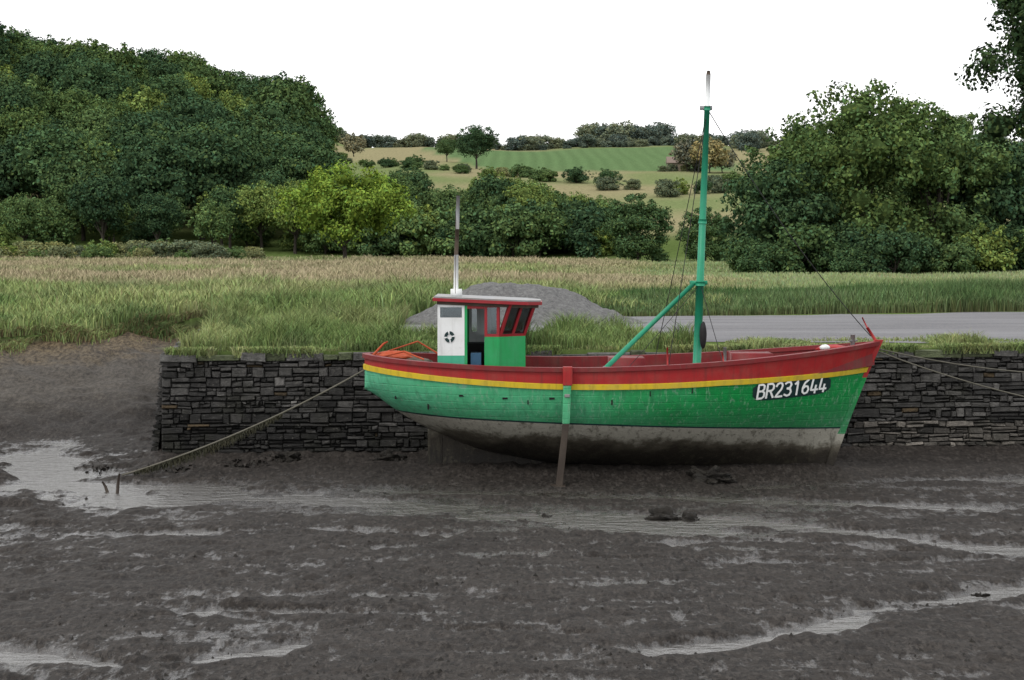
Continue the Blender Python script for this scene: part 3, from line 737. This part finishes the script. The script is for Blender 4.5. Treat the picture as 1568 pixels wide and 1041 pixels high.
def stroke(pts,w):
    global layer
    dense=[]
    for (a,b) in zip(pts[:-1],pts[1:]):
        k=max(2,int(math.dist(a,b)/.03))
        for i in range(k): dense.append((a[0]+(b[0]-a[0])*i/k,a[1]+(b[1]-a[1])*i/k))
    dense.append(pts[-1])
    layer+=1; off=.028+.0006*(layer%4)
    n0=len(V)
    for i,pq in enumerate(dense):
        a=dense[max(0,i-1)]; b=dense[min(len(dense)-1,i+1)]
        dx,dy=b[0]-a[0],b[1]-a[1]; l=math.hypot(dx,dy) or 1; nx_,ny_=-dy/l,dx/l
        e=0
        if i==0: e=-w*.35
        if i==len(dense)-1: e=w*.35
        for sgn in (-1,1):
            u=pq[0]+nx_*w/2*sgn+dx/l*e; v=pq[1]+ny_*w/2*sgn+dy/l*e
            x=cx+u; z=cz_+v+tilt*u; V.append((x,float(onhull(x,z,off)),z))
    for i in range(len(dense)-1): F.append((n0+2*i,n0+2*i+2,n0+2*i+3,n0+2*i+1))
gh=.265; pitch=1.44/8
for i,ch in enumerate('BR231644'):
    ox=-.72+i*pitch+.022
    for st_ in GL[ch]:
        stroke([(ox+a*.215+(b-.5)*.03,(b-.5)*gh) for a,b in st_],.040)
obj('registration_number',np_mesh('registration_number',V,F,[M_letter]),boat)
mb=MB()
for px,pz,w_,h_ in ((-2.25,1.62,.03,.11),(-.95,1.70,.1,.035),(-.13,1.66,.1,.035),(.75,1.66,.1,.04),(1.88,1.60,.03,.12),(-1.6,1.5,.03,.2),(.3,1.6,.02,.1),(2.6,1.75,.02,.1),(3.4,1.8,.02,.1)):
    y_=float(onhull(px,pz,.006)); mb.box(px-w_/2,px+w_/2,y_-.002,y_+.05,pz-h_/2,pz+h_/2,0)
mb.obj('scuppers',[M_dark],boat)
mb=MB()
yl=YC-1.58-.12
mb.hexa([(.95,yl-.03,1.92),(1.13,yl-.03,1.92),(1.13,yl+.10,1.92),(.95,yl+.10,1.92)],[(.95,yl-.03,2.27),(1.13,yl-.03,2.27),(1.13,yl+.10,2.27),(.95,yl+.10,2.27)],0)
mb.hexa([(.94,yl-.02,1.2),(1.08,yl-.02,1.2),(1.08,yl+.10,1.2),(.94,yl+.10,1.2)],[(.96,yl-.02,1.92),(1.11,yl-.02,1.92),(1.11,yl+.10,1.92),(.96,yl+.10,1.92)],1)
mb.hexa([(.80,yl-.15,-.1),(.93,yl-.15,-.1),(.93,yl-.02,-.1),(.80,yl-.02,-.1)],[(.95,yl-.02,1.2),(1.07,yl-.02,1.2),(1.07,yl+.10,1.2),(.95,yl+.10,1.2)],2)
mb.box(.72,1.0,yl-.25,yl+.05,.0,.06,2)
mb.box(.98,1.08,yl-.04,yl+.2,1.7,1.76,3)
mb.obj('beaching_leg',[M_red,M_hgreen,M_wetwood,M_grey],boat,bevel=.01)
# wheelhouse
mb=MB()
ya,yb=32.72,34.28
def seg(P,Q,z0,z1,th,m_,rk0=(0,0),rk1=(0,0)):
    P=Vector((*P,0));Q=Vector((*Q,0)); d=(Q-P).normalized(); nr=Vector((d.y,-d.x,0))
    def c(B,off,rk,z): 
        q=B+nr*off; return (q.x+rk[0],q.y+rk[1],z)
    mb.hexa([c(P,0,rk0,z0),c(Q,0,rk0,z0),c(Q,-th,rk0,z0),c(P,-th,rk0,z0)],[c(P,0,rk1,z1),c(Q,0,rk1,z1),c(Q,-th,rk1,z1),c(P,-th,rk1,z1)],m_)
def lerp2(P,Q,t): return (P[0]+(Q[0]-P[0])*t,P[1]+(Q[1]-P[1])*t)
def win(P,Q,z0,z1,nwin,frame,m_,r0=(0,0),r1=(0,0),fw=.05,gm=4):
    L=math.hypot(Q[0]-P[0],Q[1]-P[1]); H=z1-z0
    def rk(z): t=(z-z0)/H; return (r0[0]+(r1[0]-r0[0])*t,r0[1]+(r1[1]-r0[1])*t)
    seg(P,Q,z0,z0+fw,.05,m_,rk(z0),rk(z0+fw)); seg(P,Q,z1-fw,z1,.05,m_,rk(z1-fw),rk(z1))
    for i in range(nwin+1):
        c=i/nwin*(L-fw)
        a=lerp2(P,Q,c/L); b=lerp2(P,Q,(c+fw)/L); seg(a,b,z0+fw,z1-fw,.047,m_,rk(z0+fw),rk(z1-fw))
    P2=Vector((*P,0));Q2=Vector((*Q,0)); d=(Q2-P2).normalized(); nr=Vector((d.y,-d.x,0))*-.025
    i0=lerp2(P,Q,.02/L); i1=lerp2(P,Q,1-.02/L)
    seg((i0[0]+nr.x,i0[1]+nr.y),(i1[0]+nr.x,i1[1]+nr.y),z0+fw*.5,z1-fw*.5,.006,gm,rk(z0+fw*.5),rk(z1-fw*.5))
def wallside(yq,flip):
    def o_(a,b): return ((b,yq),(a,yq)) if flip else ((a,yq),(b,yq))
    P,Q=o_(-1.43,-.912); seg(P,Q,1.78,2.42,.05,1); seg(P,Q,2.42,3.10,.05,0); win(P,Q,3.10,3.40,1,0,0)
    P,Q=o_(-.91,-.86); seg(P,Q,1.78,3.40,.055,2)
    P,Q=o_(-.858,-.532); seg(P,Q,3.32,3.40,.05,3)
    if flip: seg(P,Q,1.78,2.75,.05,0); win(P,Q,2.75,3.32,1,0,0)
    P,Q=o_(-.53,-.24); seg(P,Q,1.78,2.42,.05,2); seg(P,Q,2.42,2.78,.048,2); win(P,Q,2.78,3.40,1,0,3,fw=.055)
wallside(ya,False); wallside(yb,True)
fx=.26; yf0,yf1=33.08,33.92
seg((-.238,ya+.003),(fx,yf0),1.78,2.78,.05,2); win((-.238,ya+.003),(fx,yf0),2.78,3.40,2,0,3,(0,0),(.20,-.04))
seg((fx+.002,yf0+.01),(fx+.002,yf1-.01),1.78,2.78,.05,2); win((fx+.002,yf0+.01),(fx+.002,yf1-.01),2.78,3.40,2,0,3,(0,0),(.22,0))
seg((fx,yf1),(-.238,yb-.003),1.78,2.78,.05,2); win((fx,yf1),(-.238,yb-.003),2.78,3.40,2,0,3,(0,0),(.20,.04))
seg((-1.427,yb-.053),(-1.427,ya+.053),1.78,3.10,.05,0); win((-1.427,yb-.053),(-1.427,ya+.053),3.10,3.40,2,0,0)
mb.box(-.8,-.6,33.0,33.3,1.85,2.45,7); mb.box(-1.35,-.3,33.6,34.15,1.8,2.6,6); mb.box(-.15,.12,33.2,33.8,1.8,2.75,5)
mb.box(-.70,-.42,33.9,33.94,2.75,3.3,0)
for k in range(20):
    a0=2*math.pi*k/20;a1=2*math.pi*(k+1)/20
    f=lambda a,r,dy:( -1.20+math.cos(a)*r,ya-dy,2.78+math.sin(a)*r*1.1)
    n0=len(mb.v); mb.v+=[f(a0,.045,.012),f(a1,.045,.012),f(a1,.10,.012),f(a0,.10,.012)]; mb.f.append((n0,n0+1,n0+2,n0+3)); mb.m.append(8 if k%5 else 0)
mb.obj('wheelhouse',[M_white,M_mint,M_gcab,M_redc,M_glass,M_wood,M_dark,M_blue,M_navy],boat)
mb=MB()
pl=[(-1.52,ya-.08),(-.22,ya-.10),(.30,ya-.02),(.58,yf0+.0),(.60,yf1),(.30,yb+.02),(-.22,yb+.10),(-1.52,yb+.08)]
def roofslab(z0,z1,sc2,m_):
    cx2,cy2=-.4,33.5; n0=len(mb.v); k=len(pl)
    for z in (z0,z1):
        for (a,b) in pl: 
            xx_=cx2+(a-cx2)*sc2; mb.v.append((xx_,cy2+(b-cy2)*sc2,z-.045*(xx_+1.5)))
    mb.f.append(tuple(n0+i for i in reversed(range(k)))); mb.m.append(m_); mb.f.append(tuple(n0+k+i for i in range(k))); mb.m.append(m_)
    for i in range(k): j=(i+1)%k; mb.f.append((n0+i,n0+j,n0+k+j,n0+k+i)); mb.m.append(m_)
roofslab(3.47,3.53,1.0,0); roofslab(3.531,3.560,.975,1); roofslab(3.41,3.469,.93,2)
mb.obj('wheelhouse_roof',[M_redc,M_grey,M_wood],boat)
mb=MB()
mb.path([(-1.10,33.4,3.4),(-1.09,33.4,4.35)],[.05,.045],0,10); mb.path([(-1.09,33.4,4.35),(-1.07,33.4,4.85)],[.042,.04],1,10)
mb.path([(-1.07,33.4,4.85),(-1.05,33.4,5.50)],[.04,.036],2,10); mb.box(-1.2,-.98,33.32,33.5,3.5,3.68,0)
mb.path([(-1.10,33.4,5.2),(-1.10,33.1,3.6)],.006,1,5)
mb.obj('aft_pole',[M_white,M_wood,M_grey],boat,True)
mb=MB()
def mp(z): t=(z-1.7)/(7.93-1.7); return (3.62+.21*t,33.5,z)
mb.path([mp(1.7),mp(3.8)],[.085,.078],0,14); mb.path([mp(3.8),mp(7.2)],[.076,.055],0,14); mb.path([mp(7.2),mp(7.85)],[.05,.045],1,14); mb.path([mp(7.85),mp(7.93)],[.045,.03],2,10)
for z,r in ((3.78,.11),(7.2,.075),(5.0,.085)): mb.path([mp(z-.04),mp(z+.04)],r,0,12)
x_,_,_=mp(7.22); mb.box(x_-.14,x_+.10,33.46,33.54,7.17,7.25,3)
x_,_,_=mp(3.8); mb.box(x_-.2,x_+.14,33.45,33.55,3.76,3.84,0)
mb.path([(3.55,33.4,3.78),(1.80,32.7,2.18)],[.045,.05],0,10)
mb.path([(1.80,32.7,2.18),(1.72,32.65,2.1)],.06,3,8)
mb.obj('mast',[M_mastg,M_white,M_wood,M_grey],boat,True)
mb=MB()
def sag(a,b,s_,n_=14): 
    a=Vector(a);b=Vector(b); return [a.lerp(b,i/n_)-Vector((0,0,s_*4*(i/n_)*(1-i/n_))) for i in range(n_+1)]
mb.path(sag(mp(7.2),(7.05,33.5,2.75),.22),.009,0,5)
mb.path(sag(mp(7.15),(2.95,32.05,2.28),.05),.008,0,5)
mb.path(sag(mp(7.15),(2.95,34.95,2.28),.05),.008,0,5)
mb.path(sag(mp(3.78),(2.2,32.05,2.25),.02),.006,0,5)
mb.path(sag(mp(3.8),(3.98,32.2,2.35),.02),.007,0,5)
mb.path([(2.92,32.05,2.62),(2.93,32.03,2.2)],.018,1,6); mb.path([(3.98,32.2,2.5),(4.0,32.18,2.3)],.016,1,6)
mb.path([(7.18,33.5,2.62),(6.98,33.5,2.92)],.03,1,8); mb.path([(6.98,33.5,2.92),(6.88,33.5,3.12)],.014,1,6)
mb.obj('rigging',[M_black,M_red],boat,True)
def blob(name,c,r,mm,seed=0,amp=.25,parent=None,sub=3):
    bm=bmesh.new(); bmesh.ops.create_icosphere(bm,subdivisions=sub,radius=1)
    for v in bm.verts:
        d=v.co.normalized(); f=1+amp*float(fbm(np.array(d.x*1.7+seed*3.3),np.array(d.y*1.7+d.z*2.3+seed),seed%8,5))*2
        v.co=Vector((d.x*r[0]*f,d.y*r[1]*f,d.z*r[2]*f))
    me=bpy.data.meshes.new(name); bm.to_mesh(me); bm.free(); me.materials.append(mm)
    me.polygons.foreach_set('use_smooth',[True]*len(me.polygons))
    return obj(name,me,parent,c)
blob('hanging_fender',(3.74,33.35,2.78),(.07,.07,.27),M_black,1,.05,boat)
blob('orange_net_bundle',(-2.35,33.35,2.33),(.38,.35,.13),M_orange,2,.5,boat,4)
blob('net_bundle_grey',(-1.85,33.2,2.2),(.3,.3,.16),M_rope,3,.5,boat,4)
blob('red_cover',(6.35,33.3,2.50),(.38,.22,.09),M_red,4,.3,boat)
blob('white_float',(6.08,33.1,2.55),(.10,.08,.06),M_white,5,.1,boat)
mb=MB()
mb.path([(-2.75,33.2,2.35),(-2.5,33.2,2.62),(-2.42,33.2,2.66)],[.025,.02,.015],0,6)
mb.path([(-2.6,33.0,2.36),(-2.1,33.0,2.48),(-1.7,32.9,2.33)],.018,0,6)
mb.path([(-2.7,33.9,2.35),(-1.9,34.3,2.6),(-1.5,34.4,2.35)],.018,0,6)
mb.path([(4.15,33.2,1.9),(4.15,33.2,2.55)],.035,1,8); mb.path([(6.7,33.5,2.2),(6.7,33.5,2.78)],.045,1,8); mb.path([(6.6,33.4,2.66),(6.8,33.6,2.66)],.025,1,6)
mb.box(1.9,2.6,33.2,33.9,1.8,2.33,2); mb.box(4.3,5.1,33.2,33.9,1.85,2.42,2)
mb.obj('deck_fittings',[M_orange,M_grey,M_redd],boat,True)

# ---------------------------------------------------------------- mooring ropes
def rope(mb,a,b,s_,r,m_=0,n_=26): mb.path(sag(a,b,s_,n_),r,m_,6)
mb=MB(); rope(mb,(-2.88,33.45,2.1),(-7.5,32.6,.12),.16,.018); mb.obj('stern_mooring_rope',[M_rope],None,True)
mbw=MB(); pts=sag((-2.88,33.45,2.1),(-7.5,32.6,.12),.16,200)
for i in range(70,190):
    for _ in range(5):
        p0=pts[i]; l=R.uniform(.03,.11)*(1+1.0*math.sin((i-70)/120*math.pi)); q=p0+Vector((R.uniform(-.05,.05),R.uniform(-.05,.05),-l)); mbw.path([p0,(p0+q)/2+Vector((R.uniform(-.02,.02),0,0)),q],[.016,.013,.004],0,4)
mbw.obj('rope_seaweed',[M_weed],None,True)
mb=MB(); rope(mb,(7.2,33.5,2.5),(14.5,37.5,1.75),.25,.014); mb.obj('bow_mooring_rope',[M_rope],None,True)
mb=MB(); rope(mb,(7.2,33.5,2.45),(13.5,35.0,.95),.22,.014); mb.obj('bow_mooring_rope',[M_rope],None,True)

# ---------------------------------------------------------------- seaweed-covered lumps, stake
m,nt,p,o=mat('wet_rock'); P=pos(nt)
c=ramp(nt,noise(nt,9,7,P,.8),[(.3,(.007,.006,.005)),(.75,(.035,.03,.023))]); nt.links.new(c,p.inputs['Base Color']); p.inputs['Roughness'].default_value=.55; p.inputs['Specular IOR Level'].default_value=.3; bump(nt,noise(nt,14,8,P,.8),p,1,.08); M_rock=m
for i,(x,y_,r) in enumerate(((3.72,32.2,.22),(3.95,32.1,.14),(3.6,32.4,.15),(2.65,28.2,.24),(2.95,28.15,.17),(2.35,28.3,.13),(.55,28.4,.10),(-8.0,24.8,.10),(6.1,22.0,.09),(-4.6,34.9,.15),(-2.5,34.9,.17))):
    h=float(mud_z(np.array(float(x)),np.array(float(y_)))); blob('rock',(x,y_,h+r*.12),(r*1.1,r,r*.7),M_rock,i+1,1.5,None,4)
V=[];F=[]
g=np.random.default_rng(8)
cl=[(3.75,32.15,.30,70),(2.65,28.15,.40,90),(-6.8,33.6,.6,130),(-5.4,34.2,.5,80),(-8.6,33.9,.7,110),(-9.9,31.2,.5,50),(-8.0,24.8,.3,50),(-8.6,25.4,.3,40),(6.1,22.0,.12,20),(-4.7,34.8,.35,60),(-2.5,34.8,.4,70),(-10,35.4,.6,60)]
for (cx3,cy3,rr3,cnt) in cl:
    for _ in range(cnt):
        a=g.random()*6.28; q=rr3*g.random()**.6; x=cx3+math.cos(a)*q; y_=cy3+math.sin(a)*q*.7
        h=float(mud_z(np.array(x),np.array(y_)))
        if h<.02: continue
        l=g.uniform(.05,.14); w3=g.uniform(.015,.035); b=g.random()*6.28
        ux,uy=math.cos(b),math.sin(b); n0=len(V); zt_=h+g.uniform(.01,.06)
        V+=[(x-uy*w3,y_+ux*w3,h-.01),(x+uy*w3,y_-ux*w3,h-.01),(x+ux*l*.5+uy*w3,y_+uy*l*.5-ux*w3,zt_),(x+ux*l*.5-uy*w3,y_+uy*l*.5+ux*w3,zt_)]
        F.append((n0,n0+1,n0+2,n0+3))
obj('bladderwrack',np_mesh('bladderwrack',V,F,[M_rock]))
mb=MB()
for (x,y_,h,l) in ((-7.25,31.1,.36,.05),(-7.42,31.2,.2,-.12)):
    mb.path([(x,y_,-.1),(x+l*.5,y_,h*.5),(x+l,y_,h)],[.035,.028,.015],0,7)
mb.obj('wooden_stake',[M_wetwood],None,True)
V=[];F=[]
g=np.random.default_rng(3)
for i in range(5000):
    y_=17.0+18*g.random()**1.2; x=g.uniform(-.36,.36)*y_*1.1
    if vn(np.array(x/1.7),np.array(y_/1.1),13)<.45: continue
    if y_>float(YB(np.array(x)))-.3: continue
    r=.010+.035*g.random()**4; h=float(mud_z(np.array(x),np.array(y_)))
    n0=len(V); a0=g.random()*6.28
    for k in range(5):
        a=a0+k*1.2566; V.append((x+math.cos(a)*r*g.uniform(.7,1.5),y_+math.sin(a)*r*g.uniform(.6,1.1),h-.01))
    V.append((x+g.normal()*r*.3,y_+g.normal()*r*.3,h+r*g.uniform(.5,1.0)))
    for k in range(5): F.append((n0+k,n0+(k+1)%5,n0+5))
obj('mud_clods',np_mesh('mud_clods',V,F,[M_rock],smooth=True))

# ---------------------------------------------------------------- light, sky, camera
sun=bpy.data.lights.new('sun','SUN'); sun.energy=1.5; sun.angle=math.radians(18); sun.color=(1,.97,.92)
so=bpy.data.objects.new('sun',sun); sc.collection.objects.link(so)
tosun=Vector((-.55,-.55,.9)).normalized(); so.rotation_euler=tosun.to_track_quat('Z','Y').to_euler(); so.location=(-20,-20,40)
w=bpy.data.worlds.new('World'); sc.world=w; w.use_nodes=True; nt=w.node_tree; bg=nt.nodes['Background']
sk=nt.nodes.new('ShaderNodeTexSky'); sk.sky_type='NISHITA'; sk.sun_disc=False
sk.sun_elevation=math.asin(tosun.z); sk.sun_rotation=math.atan2(tosun.x,tosun.y)
sk.dust_density=4; sk.air_density=1.2
mx=nt.nodes.new('ShaderNodeMix'); mx.data_type='RGBA'; mx.inputs[0].default_value=.88; mx.inputs[7].default_value=(17.4,17.4,17.5,1)
nt.links.new(sk.outputs[0],mx.inputs[6]); nt.links.new(mx.outputs[2],bg.inputs[0]); bg.inputs[1].default_value=.1
cam=bpy.data.cameras.new('camera'); cam.lens=60; cam.sensor_width=36; cam.clip_end=6000; cam.clip_start=.1
co=bpy.data.objects.new('camera',cam); sc.collection.objects.link(co); co.location=(0,0,4.6); co.rotation_euler=(math.radians(90-3.29),0,0)
sc.camera=co
sc.view_settings.view_transform='Standard'; sc.view_settings.look='None'; sc.view_settings.exposure=0
